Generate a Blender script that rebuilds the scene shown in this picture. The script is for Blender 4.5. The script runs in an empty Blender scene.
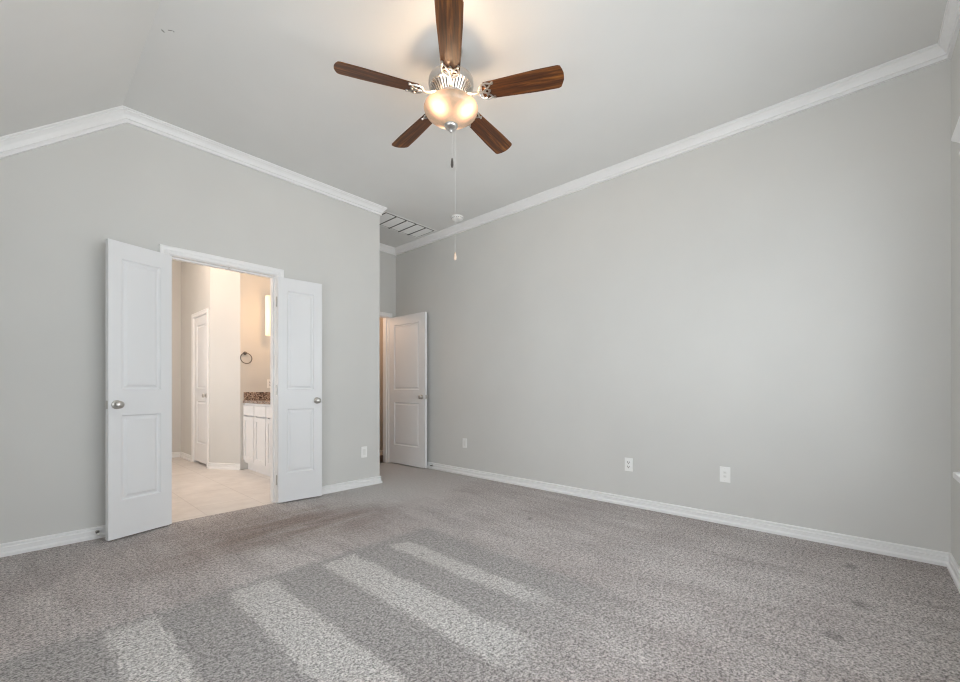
import bpy, bmesh, math, random
from mathutils import Vector, Matrix

# ------------------------------------------------------------------ camera, world, lights, exposure
S = bpy.context.scene
COL = S.collection
S.view_settings.view_transform = 'Standard'
S.view_settings.look = 'None'
S.view_settings.gamma = 1.0
S.view_settings.use_curve_mapping = False
S.view_settings.exposure = -0.36

F_PX = 418.0
YAW = math.atan(462.6 / F_PX)
cam = bpy.data.cameras.new('camera')
cam.sensor_fit = 'HORIZONTAL'
cam.sensor_width = 36.0
cam.lens = 36.0 * F_PX / 960.0
cam.shift_y = (390.0 - 341.0) / 960.0
cam.clip_start = 0.02
cam_ob = bpy.data.objects.new('camera', cam)
COL.objects.link(cam_ob)
cam_ob.location = (0, 0, 1.03)
cam_ob.rotation_euler = (math.pi / 2, 0, -YAW)
S.camera = cam_ob

W = bpy.data.worlds.new('daylight')
S.world = W
W.use_nodes = True
bg = W.node_tree.nodes['Background']
bg.inputs[0].default_value = (0.80, 0.90, 1.0, 1)
bg.inputs[1].default_value = 1.0

CEIL = 3.05
XW, XE = -0.62, 3.65          # west / east wall faces
YS, YN = -0.405, 3.93         # window wall / double-door wall faces
XA = 2.69                     # end of the double-door wall, alcove begins
YA = 4.93                     # alcove back wall
CREASE = 0.50
SLOPE = 0.84
WIN = (0.10, 3.02, 0.625, 2.15)


def area_light(name, loc, rot, sx, sy, power, color):
    l = bpy.data.lights.new(name, 'AREA')
    l.shape = 'RECTANGLE'
    l.size, l.size_y = sx, sy
    l.energy = power
    l.color = color
    o = bpy.data.objects.new(name, l)
    o.location = loc
    o.rotation_euler = rot
    COL.objects.link(o)
    return o


# daylight standing outside the big bedroom window: sky in front, upward lamp added below to brighten the ceiling
wcx = (WIN[0] + WIN[1]) / 2
area_light('window_daylight', (wcx, YS - 0.32, 1.45), (math.radians(90), 0, 0), 3.6, 2.0, 135.0, (0.92, 0.97, 1.0))
area_light('window_up_fill', (wcx, YS - 1.25, 0.15), (math.radians(138), 0, 0), 4.2, 1.5, 70.0, (1.0, 0.99, 0.96))
# fill lamps outside the added west window, behind the camera
area_light('west_fill', (XW - 0.32, 1.05, 1.25), (math.radians(90), 0, math.radians(-90)), 2.9, 1.7, 75.0, (0.92, 0.97, 1.0))
area_light('west_up_fill', (XW - 1.1, 1.05, 0.1), (math.radians(135), 0, math.radians(-90)), 3.0, 1.4, 25.0, (1.0, 0.99, 0.96))
area_light('bathroom_fill', (-0.72, 5.45, 1.6), (math.radians(90), 0, math.radians(-90)), 1.7, 1.5, 68.0, (0.96, 0.98, 1.0))  # fill lamp outside an added window, to whiten and brighten the bathroom
S.cycles.diffuse_bounces = 10
S.cycles.max_bounces = 14
S.cycles.filter_width = 1.1

# ------------------------------------------------------------------ helpers


def prop(o, label=None, cat=None, group=None, kind=None):
    for k, v in (('label', label), ('category', cat), ('group', group), ('kind', kind)):
        if v:
            o[k] = v
    return o


def link(name, bm, mat, parent=None, smooth=False, recalc=True):
    if recalc:
        bmesh.ops.recalc_face_normals(bm, faces=bm.faces[:])
    me = bpy.data.meshes.new(name)
    bm.to_mesh(me)
    bm.free()
    for m in (mat if isinstance(mat, (list, tuple)) else [mat]):
        me.materials.append(m)
    if smooth:
        me.polygons.foreach_set('use_smooth', [True] * len(me.polygons))
        try:
            me.set_sharp_from_angle(angle=math.radians(38))
        except Exception:
            pass
    o = bpy.data.objects.new(name, me)
    COL.objects.link(o)
    if parent:
        o.parent = parent
    return o


def empty(name, loc, rz=0.0):
    o = bpy.data.objects.new(name, None)
    o.location = loc
    o.rotation_euler = (0, 0, rz)
    o.empty_display_size = 0.05
    COL.objects.link(o)
    return o


def box(bm, lo, hi, mi=0, bevel=0.0):
    x0, y0, z0 = lo
    x1, y1, z1 = hi
    vs = [bm.verts.new(p) for p in ((x0, y0, z0), (x1, y0, z0), (x1, y1, z0), (x0, y1, z0),
                                    (x0, y0, z1), (x1, y0, z1), (x1, y1, z1), (x0, y1, z1))]
    fs = []
    for q in ((0, 3, 2, 1), (4, 5, 6, 7), (0, 1, 5, 4), (1, 2, 6, 5), (2, 3, 7, 6), (3, 0, 4, 7)):
        f = bm.faces.new([vs[i] for i in q])
        f.material_index = mi
        fs.append(f)
    if bevel:
        es = list({e for f in fs for e in f.edges})
        r = bmesh.ops.bevel(bm, geom=es, offset=bevel, segments=2, profile=0.6, affect='EDGES')
        for f in r['faces']:
            f.material_index = mi
    return vs


def prism(bm, pts, axis, a0, a1, mi=0):
    """polygon pts in the plane across `axis`, extruded a0..a1 along it (axis 'y': pts are x,z; 'z': x,y; 'x': y,z)"""
    def P(u, v, w):
        return {'y': (u, w, v), 'z': (u, v, w), 'x': (w, u, v)}[axis]
    A = [bm.verts.new(P(u, v, a0)) for u, v in pts]
    B = [bm.verts.new(P(u, v, a1)) for u, v in pts]
    n = len(pts)
    fs = [bm.faces.new(A), bm.faces.new(B[::-1])]
    for i in range(n):
        fs.append(bm.faces.new((A[i], B[i], B[(i + 1) % n], A[(i + 1) % n])))
    for f in fs:
        f.material_index = mi


def sweep(bm, prof, path, mi=0, caps=True):
    """path: list of (P, A, B); a profile point (a, b) lies at P + a*A + b*B"""
    rings = []
    for P, A, B in path:
        P, A, B = Vector(P), Vector(A), Vector(B)
        rings.append([bm.verts.new(P + a * A + b * B) for a, b in prof])
    n = len(prof)
    for r0, r1 in zip(rings, rings[1:]):
        for i in range(n):
            f = bm.faces.new((r0[i], r0[(i + 1) % n], r1[(i + 1) % n], r1[i]))
            f.material_index = mi
    if caps:
        for r in (rings[0], rings[-1]):
            bm.faces.new(r).material_index = mi


def lathe(bm, prof, seg=32, c=(0, 0, 0), mi=0, M=None):
    rings = []
    for r, z in prof:
        if r < 1e-6:
            p = Vector((0, 0, z))
            p = (M @ p) if M else p
            rings.append([bm.verts.new(p + Vector(c))])
        else:
            ring = []
            for i in range(seg):
                t = 2 * math.pi * i / seg
                p = Vector((r * math.cos(t), r * math.sin(t), z))
                p = (M @ p) if M else p
                ring.append(bm.verts.new(p + Vector(c)))
            rings.append(ring)
    for r0, r1 in zip(rings, rings[1:]):
        for i in range(seg):
            j = (i + 1) % seg
            if len(r0) == 1 and len(r1) == 1:
                break
            if len(r0) == 1:
                f = bm.faces.new((r0[0], r1[j], r1[i]))
            elif len(r1) == 1:
                f = bm.faces.new((r0[i], r0[j], r1[0]))
            else:
                f = bm.faces.new((r0[i], r0[j], r1[j], r1[i]))
            f.material_index = mi


def tube(bm, pts, r, seg=8, closed=False, mi=0):
    pts = [Vector(p) for p in pts]
    n = len(pts)
    rings = []
    prev = None
    for i, p in enumerate(pts):
        if closed:
            d = pts[(i + 1) % n] - pts[i - 1]
        else:
            d = pts[min(i + 1, n - 1)] - pts[max(i - 1, 0)]
        d.normalize()
        if prev is None:
            u = d.orthogonal().normalized()
        else:
            u = (prev - d * prev.dot(d)).normalized()
        prev = u
        v = d.cross(u)
        rr = r[i] if isinstance(r, (list, tuple)) else r
        rings.append([bm.verts.new(p + rr * (math.cos(2 * math.pi * k / seg) * u + math.sin(2 * math.pi * k / seg) * v))
                      for k in range(seg)])
    pairs = list(zip(rings, rings[1:])) + ([(rings[-1], rings[0])] if closed else [])
    for a, b in pairs:
        for k in range(seg):
            f = bm.faces.new((a[k], a[(k + 1) % seg], b[(k + 1) % seg], b[k]))
            f.material_index = mi
    if not closed:
        bm.faces.new(rings[0]).material_index = mi
        bm.faces.new(rings[-1][::-1]).material_index = mi


def dup(root, loc=None, rz=None, **kw):
    r = root.copy()
    COL.objects.link(r)
    if loc is not None:
        r.location = loc
    if rz is not None:
        r.rotation_euler = (0, 0, rz)
    prop(r, **kw)
    for ch in list(root.children):
        c = ch.copy()
        COL.objects.link(c)
        c.parent = r
        for g in ch.children:
            d = g.copy()
            COL.objects.link(d)
            d.parent = c
    return r


# ------------------------------------------------------------------ materials
def new_mat(name):
    m = bpy.data.materials.new(name)
    m.use_nodes = True
    nt = m.node_tree
    return m, nt, nt.nodes['Principled BSDF']


def node(nt, t, **kw):
    n = nt.nodes.new(t)
    for k, v in kw.items():
        setattr(n, k, v)
    return n


def noise(nt, vec, scale, detail=2.0, rough=0.5):
    n = node(nt, 'ShaderNodeTexNoise')
    n.inputs['Scale'].default_value = scale
    n.inputs['Detail'].default_value = detail
    n.inputs['Roughness'].default_value = rough
    if vec is not None:
        nt.links.new(vec, n.inputs['Vector'])
    return n


def ramp(nt, fac, stops):
    r = node(nt, 'ShaderNodeValToRGB')
    e = r.color_ramp.elements
    while len(e) < len(stops):
        e.new(0.5)
    for el, (p, c) in zip(e, stops):
        el.position = p
        el.color = (*c, 1) if len(c) == 3 else c
    nt.links.new(fac, r.inputs[0])
    return r


def math_n(nt, op, a, b=None, c=None, clamp=False):
    n = node(nt, 'ShaderNodeMath', operation=op, use_clamp=clamp)
    for i, v in enumerate((a, b, c)):
        if v is None:
            continue
        if isinstance(v, (int, float)):
            n.inputs[i].default_value = v
        else:
            nt.links.new(v, n.inputs[i])
    return n.outputs[0]


def mix_rgb(nt, fac, a, b, mode='MIX'):
    n = node(nt, 'ShaderNodeMix', data_type='RGBA', blend_type=mode)
    for sock, v in ((n.inputs[0], fac), (n.inputs[6], a), (n.inputs[7], b)):
        if isinstance(v, (int, float)):
            sock.default_value = v
        elif isinstance(v, tuple):
            sock.default_value = (*v, 1) if len(v) == 3 else v
        else:
            nt.links.new(v, sock)
    return n.outputs[2]


def bump(nt, bsdf, height, strength, dist):
    b = node(nt, 'ShaderNodeBump')
    b.inputs['Strength'].default_value = strength
    b.inputs['Distance'].default_value = dist
    nt.links.new(height, b.inputs['Height'])
    nt.links.new(b.outputs[0], bsdf.inputs['Normal'])


def paint(name, col, rough=0.6, tex=0.0, scale=140.0, var=0.02):
    m, nt, b = new_mat(name)
    tc = node(nt, 'ShaderNodeTexCoord')
    n = noise(nt, tc.outputs['Object'], 1.7, 3.0)
    lo = tuple(c * (1 - var) for c in col)
    hi = tuple(min(1, c * (1 + var)) for c in col)
    r = ramp(nt, n.outputs[0], [(0.3, lo), (0.7, hi)])
    nt.links.new(r.outputs[0], b.inputs['Base Color'])
    b.inputs['Roughness'].default_value = rough
    if tex:
        n2 = noise(nt, tc.outputs['Object'], scale, 3.0)
        bump(nt, b, n2.outputs[0], tex, 0.003)
    return m


def metal(name, col, rough=0.3):
    m, nt, b = new_mat(name)
    b.inputs['Metallic'].default_value = 1.0
    b.inputs['Roughness'].default_value = rough
    tc = node(nt, 'ShaderNodeTexCoord')
    n = noise(nt, tc.outputs['Object'], 60, 2.0)
    r = ramp(nt, n.outputs[0], [(0.3, tuple(c * 0.93 for c in col)), (0.7, col)])
    nt.links.new(r.outputs[0], b.inputs['Base Color'])
    return m


def plain(name, col, rough=0.5):
    return paint(name, col, rough, 0.0)


M_WALL = paint('wall_paint', (0.675, 0.672, 0.652), 0.7, 0.06, 160)
M_CEIL = paint('ceiling_paint', (0.76, 0.76, 0.745), 0.8, 0.08, 120)
M_TRIM = paint('trim_paint', (0.88, 0.88, 0.88), 0.36)
M_DOOR = paint('door_paint', (0.82, 0.825, 0.835), 0.40)
M_NICKEL = metal('brushed_nickel', (0.62, 0.60, 0.57), 0.32)
M_DARKNICKEL = metal('aged_nickel', (0.22, 0.21, 0.20), 0.35)
M_PLATE = paint('plate_plastic', (0.92, 0.92, 0.905), 0.35)
M_DARK = plain('dark_slot', (0.03, 0.03, 0.03), 0.7)
M_GRILLE = paint('grille_enamel', (0.82, 0.82, 0.80), 0.45)
M_RUBBER = plain('white_rubber', (0.75, 0.75, 0.73), 0.6)


def carpet_mat():
    m, nt, b = new_mat('carpet_pile')
    tc = node(nt, 'ShaderNodeTexCoord')
    P = tc.outputs['Object']
    sep = node(nt, 'ShaderNodeSeparateXYZ')
    nt.links.new(P, sep.inputs[0])
    # wobble the stripe edges a little
    wob = noise(nt, P, 5.0, 2.0)
    wob2 = noise(nt, P, 55.0, 1.0)
    wv = math_n(nt, 'ADD', math_n(nt, 'MULTIPLY', math_n(nt, 'SUBTRACT', wob.outputs[0], 0.5), 0.07), math_n(nt, 'MULTIPLY', math_n(nt, 'SUBTRACT', wob2.outputs[0], 0.5), 0.07))
    X = math_n(nt, 'ADD', sep.outputs[0], wv)
    Y = math_n(nt, 'ADD', sep.outputs[1], math_n(nt, 'MULTIPLY', wv, 1.6))

    def smooth(v, a, c):
        n = node(nt, 'ShaderNodeMapRange', interpolation_type='SMOOTHSTEP')
        nt.links.new(v, n.inputs[0])
        n.inputs[1].default_value = a
        n.inputs[2].default_value = c
        n.inputs[3].default_value = 0
        n.inputs[4].default_value = 1
        return n.outputs[0]

    def band(v, lo, hi, e):
        return math_n(nt, 'MULTIPLY', smooth(v, lo - e, lo + e), math_n(nt, 'SUBTRACT', 1.0, smooth(v, hi - e, hi + e)))

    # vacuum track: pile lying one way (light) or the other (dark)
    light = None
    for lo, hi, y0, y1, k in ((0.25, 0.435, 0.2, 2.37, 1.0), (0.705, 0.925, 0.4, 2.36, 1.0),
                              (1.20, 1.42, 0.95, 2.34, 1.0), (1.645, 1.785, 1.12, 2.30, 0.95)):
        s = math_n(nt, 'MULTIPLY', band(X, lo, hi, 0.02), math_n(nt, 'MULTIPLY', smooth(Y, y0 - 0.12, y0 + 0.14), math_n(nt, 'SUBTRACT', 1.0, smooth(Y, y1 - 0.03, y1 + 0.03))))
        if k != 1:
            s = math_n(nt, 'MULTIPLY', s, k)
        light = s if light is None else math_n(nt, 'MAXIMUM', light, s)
    darkz = math_n(nt, 'MULTIPLY', band(X, -0.4, 2.04, 0.05), math_n(nt, 'MULTIPLY', smooth(Y, 0.55, 1.35),
                   math_n(nt, 'SUBTRACT', 1.0, smooth(Y, 2.36, 2.46))))
    dark = math_n(nt, 'MULTIPLY', darkz, math_n(nt, 'SUBTRACT', 1.0, light))
    # large soft wear patches, brown foot-traffic tint towards the doors
    big = noise(nt, P, 1.3, 3.0, 0.55)
    mp = node(nt, 'ShaderNodeMapping')
    mp.inputs['Scale'].default_value = (5.5, 1.2, 1.0)
    mp.inputs['Rotation'].default_value = (0, 0, 0.15)
    nt.links.new(P, mp.inputs[0])
    streak = noise(nt, mp.outputs[0], 1.6, 3.0, 0.6)
    base = ramp(nt, big.outputs[0], [(0.35, (0.415, 0.374, 0.360)), (0.65, (0.50, 0.467, 0.452))]).outputs[0]
    base = mix_rgb(nt, math_n(nt, 'MULTIPLY', ramp(nt, streak.outputs[0], [(0.42, (0, 0, 0)), (0.72, (1, 1, 1))]).outputs[0], 0.55),
                   base, (0.285, 0.248, 0.236))
    # paler grey pile towards the alcove
    alc = math_n(nt, 'MULTIPLY', smooth(math_n(nt, 'ADD', sep.outputs[1], math_n(nt, 'MULTIPLY', big.outputs[0], 0.9)), 3.35, 4.0), smooth(sep.outputs[0], 1.7, 2.4))
    base = mix_rgb(nt, math_n(nt, 'MULTIPLY', alc, 0.75), base, (0.53, 0.51, 0.497))
    # worn brownish arc in front of the double doors
    vd = node(nt, 'ShaderNodeVectorMath', operation='DISTANCE')
    vd.inputs[1].default_value = (1.45, 3.25, 0)
    sc_ = node(nt, 'ShaderNodeVectorMath', operation='MULTIPLY')
    sc_.inputs[1].default_value = (1, 1.7, 0)
    nt.links.new(P, sc_.inputs[0])
    vd.inputs[1].default_value = (1.35, 3.22 * 1.7, 0)
    nt.links.new(sc_.outputs[0], vd.inputs[0])
    dst = math_n(nt, 'ADD', vd.outputs['Value'], math_n(nt, 'MULTIPLY', math_n(nt, 'SUBTRACT', big.outputs[0], 0.5), 1.1))
    worn = math_n(nt, 'SUBTRACT', 1.0, smooth(dst, 0.25, 1.05))
    mps = node(nt, 'ShaderNodeMapping')
    mps.inputs['Scale'].default_value = (1.2, 6.0, 1.0)
    mps.inputs['Rotation'].default_value = (0, 0, -0.1)
    nt.links.new(P, mps.inputs[0])
    sw = noise(nt, mps.outputs[0], 1.5, 3.0, 0.6)
    worn = math_n(nt, 'MULTIPLY', worn, math_n(nt, 'MULTIPLY_ADD', sw.outputs[0], 2.4, -0.40, clamp=True))
    base = mix_rgb(nt, math_n(nt, 'MULTIPLY', worn, 1.0), base, (0.255, 0.205, 0.182))
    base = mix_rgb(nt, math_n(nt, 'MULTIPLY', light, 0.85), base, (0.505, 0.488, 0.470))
    base = mix_rgb(nt, math_n(nt, 'MULTIPLY', dark, 0.8), base, (0.305, 0.291, 0.282))
    # a few furniture dents and a crumb-like tuft
    for (cx, cy, rx, ry) in ((3.26, 0.03, 0.055, 0.035), (2.72, 0.0, 0.05, 0.03), (2.30, 0.08, 0.045, 0.03),
                             (1.70, 2.02, 0.016, 0.02), (1.76, 1.25, 0.014, 0.02), (0.742, 2.046, 0.028, 0.009), (2.75, 1.95, 0.04, 0.03)):
        s1 = math_n(nt, 'POWER', math_n(nt, 'DIVIDE', math_n(nt, 'SUBTRACT', X, cx), rx), 2.0)
        s2 = math_n(nt, 'POWER', math_n(nt, 'DIVIDE', math_n(nt, 'SUBTRACT', Y, cy), ry), 2.0)
        dd = math_n(nt, 'SUBTRACT', 1.0, smooth(math_n(nt, 'ADD', s1, s2), 0.35, 1.3))
        base = mix_rgb(nt, math_n(nt, 'MULTIPLY', dd, 0.5), base, (0.15, 0.135, 0.125))
    # yarn speckle
    sp = None
    for scl, wgt in ((45, 0.20), (95, 0.40), (180, 0.40)):
        fn = noise(nt, P, scl, 1.0, 0.5)
        v = math_n(nt, 'MULTIPLY', fn.outputs[0], wgt)
        sp = v if sp is None else math_n(nt, 'ADD', sp, v)
    k = ramp(nt, sp, [(0.39, (0.42, 0.41, 0.405)), (0.5, (0.98, 0.98, 0.98)), (0.61, (1.55, 1.55, 1.55))])
    colr = mix_rgb(nt, 1.0, base, k.outputs[0], 'MULTIPLY')
    nt.links.new(colr, b.inputs['Base Color'])
    b.inputs['Roughness'].default_value = 1.0
    b.inputs['Specular IOR Level'].default_value = 0.05
    b.inputs['Sheen Weight'].default_value = 0.15
    bump(nt, b, sp, 0.9, 0.012)
    return m


def wood_mat(name, dark, mid, light, rough=0.35, sc=(3.0, 34.0, 34.0)):
    m, nt, b = new_mat(name)
    tc = node(nt, 'ShaderNodeTexCoord')
    mp = node(nt, 'ShaderNodeMapping')
    mp.inputs['Scale'].default_value = sc
    nt.links.new(tc.outputs['Object'], mp.inputs[0])
    n = noise(nt, mp.outputs[0], 1.0, 5.0, 0.65)
    n.inputs['Distortion'].default_value = 0.6
    r = ramp(nt, n.outputs[0], [(0.30, dark), (0.50, mid), (0.68, light)])
    nt.links.new(r.outputs[0], b.inputs['Base Color'])
    b.inputs['Roughness'].default_value = rough
    return m


def tile_mat():
    m, nt, b = new_mat('bath_tile')
    tc = node(nt, 'ShaderNodeTexCoord')
    br = node(nt, 'ShaderNodeTexBrick')
    br.offset = 0.5
    br.inputs['Scale'].default_value = 1.0
    br.inputs['Brick Width'].default_value = 0.60
    br.inputs['Row Height'].default_value = 0.45
    br.inputs['Mortar Size'].default_value = 0.005
    br.inputs['Color1'].default_value = (0.74, 0.70, 0.67, 1)
    br.inputs['Color2'].default_value = (0.77, 0.73, 0.70, 1)
    br.inputs['Mortar'].default_value = (0.66, 0.62, 0.59, 1)
    mp = node(nt, 'ShaderNodeMapping')
    mp.inputs['Rotation'].default_value = (0, 0, math.pi / 2)
    mp.inputs['Location'].default_value = (0.12, 0.30, 0)
    nt.links.new(tc.outputs['Object'], mp.inputs[0])
    nt.links.new(mp.outputs[0], br.inputs['Vector'])
    n = noise(nt, tc.outputs['Object'], 5.0, 5.0, 0.6)
    r = ramp(nt, n.outputs[0], [(0.3, (0.90, 0.89, 0.88)), (0.7, (1.06, 1.06, 1.05))])
    c = mix_rgb(nt, 1.0, br.outputs['Color'], r.outputs[0], 'MULTIPLY')
    nt.links.new(c, b.inputs['Base Color'])
    b.inputs['Roughness'].default_value = 0.35
    return m


def granite_mat():
    m, nt, b = new_mat('granite')
    tc = node(nt, 'ShaderNodeTexCoord')
    v = node(nt, 'ShaderNodeTexVoronoi')
    v.inputs['Scale'].default_value = 85
    nt.links.new(tc.outputs['Object'], v.inputs['Vector'])
    sep = node(nt, 'ShaderNodeSeparateColor')
    nt.links.new(v.outputs['Color'], sep.inputs[0])
    r = ramp(nt, sep.outputs[0], [(0.0, (0.04, 0.03, 0.026)), (0.35, (0.20, 0.135, 0.105)), (0.6, (0.34, 0.25, 0.20)),
                                  (0.85, (0.50, 0.42, 0.36)), (1.0, (0.60, 0.50, 0.42))])
    nt.links.new(r.outputs[0], b.inputs['Base Color'])
    b.inputs['Roughness'].default_value = 0.18
    return m


def glass_mat(name='window_glass'):
    m, nt, b = new_mat(name)
    out = nt.nodes['Material Output']
    nt.nodes.remove(b)
    t = node(nt, 'ShaderNodeBsdfTransparent')
    g = node(nt, 'ShaderNodeBsdfGlossy')
    g.inputs['Roughness'].default_value = 0.02
    fr = node(nt, 'ShaderNodeFresnel')
    fr.inputs[0].default_value = 1.45
    mx = node(nt, 'ShaderNodeMixShader')
    nt.links.new(math_n(nt, 'MULTIPLY', fr.outputs[0], 0.5), mx.inputs[0])
    nt.links.new(t.outputs[0], mx.inputs[1])
    nt.links.new(g.outputs[0], mx.inputs[2])
    nt.links.new(mx.outputs[0], out.inputs[0])
    return m


M_CARPET = carpet_mat()
M_TILE = tile_mat()
M_GRANITE = granite_mat()
M_GLASS = glass_mat()
M_BLADE = wood_mat('walnut_blade', (0.018, 0.005, 0.0015), (0.100, 0.029, 0.005), (0.28, 0.105, 0.020), 0.45, (2.2, 42.0, 42.0))
M_HALLWOOD = wood_mat('hall_wood', (0.010, 0.006, 0.004), (0.025, 0.013, 0.008), (0.05, 0.025, 0.014), 0.3)


def bowl_mat(bulbs):
    """alabaster glass lit from inside: glows, brightest next to each bulb"""
    m, nt, b = new_mat('alabaster_glass')
    tc = node(nt, 'ShaderNodeTexCoord')
    tot = None
    for p in bulbs:
        d = node(nt, 'ShaderNodeVectorMath', operation='DISTANCE')
        d.inputs[1].default_value = p
        nt.links.new(tc.outputs['Object'], d.inputs[0])
        q = math_n(nt, 'POWER', math_n(nt, 'SUBTRACT', 1.0, math_n(nt, 'DIVIDE', d.outputs['Value'], 0.115), clamp=True), 3.0)
        tot = q if tot is None else math_n(nt, 'ADD', tot, q)
    n = noise(nt, tc.outputs['Object'], 16, 3.0, 0.6)
    base = math_n(nt, 'MULTIPLY_ADD', n.outputs[0], 0.70, -0.07)
    st = math_n(nt, 'ADD', base, math_n(nt, 'MULTIPLY', tot, 13.0))
    cr = ramp(nt, math_n(nt, 'MULTIPLY', tot, 2.0, clamp=True), [(0.0, (1.0, 0.52, 0.25)), (0.9, (1.0, 0.80, 0.52))])
    nt.links.new(cr.outputs[0], b.inputs['Emission Color'])
    nt.links.new(st, b.inputs['Emission Strength'])
    b.inputs['Base Color'].default_value = (0.40, 0.30, 0.22, 1)
    b.inputs['Roughness'].default_value = 0.25
    return m


# ------------------------------------------------------------------ room shell
ZSW = CEIL - SLOPE * (CREASE - XW)     # sloped ceiling height at the west wall
T = 0.12


def zs(x):
    return CEIL - SLOPE * (CREASE - x) if x < CREASE else CEIL


# openings
DX0, DX1, DZ = 0.785, 1.577, 2.068       # double door
EX0, EX1, EZ = 2.750, 3.520, 2.060       # entry door
BY0, BY1, BZ = 6.425, 7.055, 2.055       # bathroom inner door (in the x = 1.70 wall)

# floor: carpet
bm = bmesh.new()
prism(bm, [(XW - T, YS - T), (XE + T, YS - T), (XE + T, YA + 0.06), (XA - 0.01, YA + 0.06), (XA - 0.01, YN + 0.015), (XW - T, YN + 0.015)], 'z', -0.1, 0.0)
prop(link('floor', bm, M_CARPET), 'grey-beige bedroom carpet with vacuum stripes', 'carpet', kind='structure')

# ceiling of the bedroom: flat part, sloped part, alcove
bm = bmesh.new()
prism(bm, [(XW - T, zs(XW - T)), (CREASE, CEIL), (XE + T, CEIL), (XE + T, CEIL + 0.1), (CREASE - 0.05, CEIL + 0.1), (XW - T, zs(XW - T) + 0.14)], 'y', YS - T, YN)
box(bm, (XA - 0.005, YN, CEIL), (XE + T, YA + T, CEIL + 0.1))
# two small scuffs where something was once fixed to the slab
ceiling = prop(link('ceiling', bm, M_CEIL), 'bedroom ceiling, flat with a sloped bay on one side', 'ceiling', kind='structure')
bm = bmesh.new()
for sx, sy, ln, wd, an in ((0.548, 2.90, 0.011, 0.006, 0.5), (0.575, 2.865, 0.013, 0.004, 2.4), (0.590, 2.86, 0.005, 0.004, 1.0)):
    ca, sa = math.cos(an), math.sin(an)
    prism(bm, [(sx + ca * a - sa * b, sy + sa * a + ca * b) for a, b in ((-ln, -wd * .3), (-ln * .3, -wd), (ln, -wd * .4), (ln * .7, wd * .7), (-ln * .4, wd * .5))], 'z', CEIL - 0.0015, CEIL + 0.001)
link('paint_chip', bm, plain('chip_grey', (0.34, 0.34, 0.33), 0.8), ceiling)

# double-door wall
bm = bmesh.new()
ro0, ro1, roz = DX0 - 0.02, DX1 + 0.02, DZ + 0.02
prism(bm, [(XW - T, 0), (ro0, 0), (ro0, CEIL), (CREASE, CEIL), (XW - T, zs(XW - T))], 'y', YN, YN + T)
prism(bm, [(ro0, roz), (ro1, roz), (ro1, CEIL), (ro0, CEIL)], 'y', YN, YN + T)
prism(bm, [(ro1, 0), (XA, 0), (XA, CEIL), (ro1, CEIL)], 'y', YN, YN + T)
prop(link('wall_north', bm, M_WALL), 'grey gable wall with the double bathroom doorway', 'wall', kind='structure')

# alcove return wall (thick, shared with the bathroom)
bm = bmesh.new()
box(bm, (2.45, YN + T, 0), (XA, 6.2, CEIL))
prop(link('wall_alcove', bm, M_WALL), 'side wall between the alcove and the bathroom', 'wall', kind='structure')

# entry wall at the back of the alcove
bm = bmesh.new()
box(bm, (XA, YA, 0), (EX0 - 0.02, YA + T, CEIL))
box(bm, (EX1 + 0.02, YA, 0), (XE, YA + T, CEIL))
box(bm, (EX0 - 0.02, YA, EZ + 0.02), (EX1 + 0.02, YA + T, CEIL))
prop(link('wall_entry', bm, M_WALL), 'short grey wall over the entry doorway in the alcove', 'wall', kind='structure')

# long east wall
bm = bmesh.new()
box(bm, (XE, YS - T, 0), (XE + T, YA + T, CEIL))
prop(link('wall_east', bm, M_WALL), 'long plain grey bedroom wall', 'wall', kind='structure')

# window wall
bm = bmesh.new()
wx0, wx1, wz0, wz1 = WIN
prism(bm, [(XW - T, 0), (wx0, 0), (wx0, zs(wx0)), (XW - T, zs(XW - T))], 'y', YS - T, YS)
box(bm, (wx1, YS - T, 0), (XE, YS, CEIL))
box(bm, (wx0, YS - T, 0), (wx1, YS, wz0))
prism(bm, [(wx0, wz1), (wx1, wz1), (wx1, CEIL), (CREASE, CEIL), (wx0, zs(wx0))], 'y', YS - T, YS)
prop(link('wall_south', bm, M_WALL), 'grey wall with the bedroom window', 'wall', kind='structure')

# west wall behind the camera, with an unseen window added for fill light
WW = (-0.25, 2.35, 0.57, 1.90)
bm = bmesh.new()
box(bm, (XW - T, YS, 0), (XW, WW[0], ZSW - 0.001))
box(bm, (XW - T, WW[1], 0), (XW, YN, ZSW - 0.001))
box(bm, (XW - T, WW[0], 0), (XW, WW[1], WW[2]))
box(bm, (XW - T, WW[0], WW[3]), (XW, WW[1], ZSW - 0.001))
prop(link('wall_west', bm, M_WALL), 'low grey wall under the sloped ceiling', 'wall', kind='structure')

# --- bathroom shell
BX0, BXV, BYE, BYB = -0.3, 2.45, 5.93, 7.77   # left wall, vanity wall, end wall of the vanity nook, far wall
bm = bmesh.new()
prism(bm, [(BX0, YN + 0.015), (BXV + 0.01, YN + 0.015), (BXV + 0.01, BYE + 0.1), (2.3, BYB + 0.1), (BX0, BYB + 0.1)], 'z', -0.1, -0.004)
prop(link('floor_bathroom', bm, M_TILE), 'beige tile floor of the bathroom', 'floor', kind='structure')
bm = bmesh.new()
box(bm, (BX0 - T, YN + T, CEIL), (2.6, BYB + T, CEIL + 0.1))
prop(link('ceiling_bathroom', bm, M_CEIL), 'bathroom ceiling', 'ceiling', kind='structure')
BW = (4.75, 6.15, 0.95, 2.15)  # opening of the added, unseen bathroom window
bm = bmesh.new()
box(bm, (BX0 - T, YN + T, 0), (BX0, BW[0], CEIL))
box(bm, (BX0 - T, BW[1], 0), (BX0, BYB + T, CEIL))
box(bm, (BX0 - T, BW[0], 0), (BX0, BW[1], BW[2]))
box(bm, (BX0 - T, BW[0], BW[3]), (BX0, BW[1], CEIL))
prop(link('wall_bathroom_west', bm, M_WALL), 'bathroom side wall', 'wall', kind='structure')
bm = bmesh.new()
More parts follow.
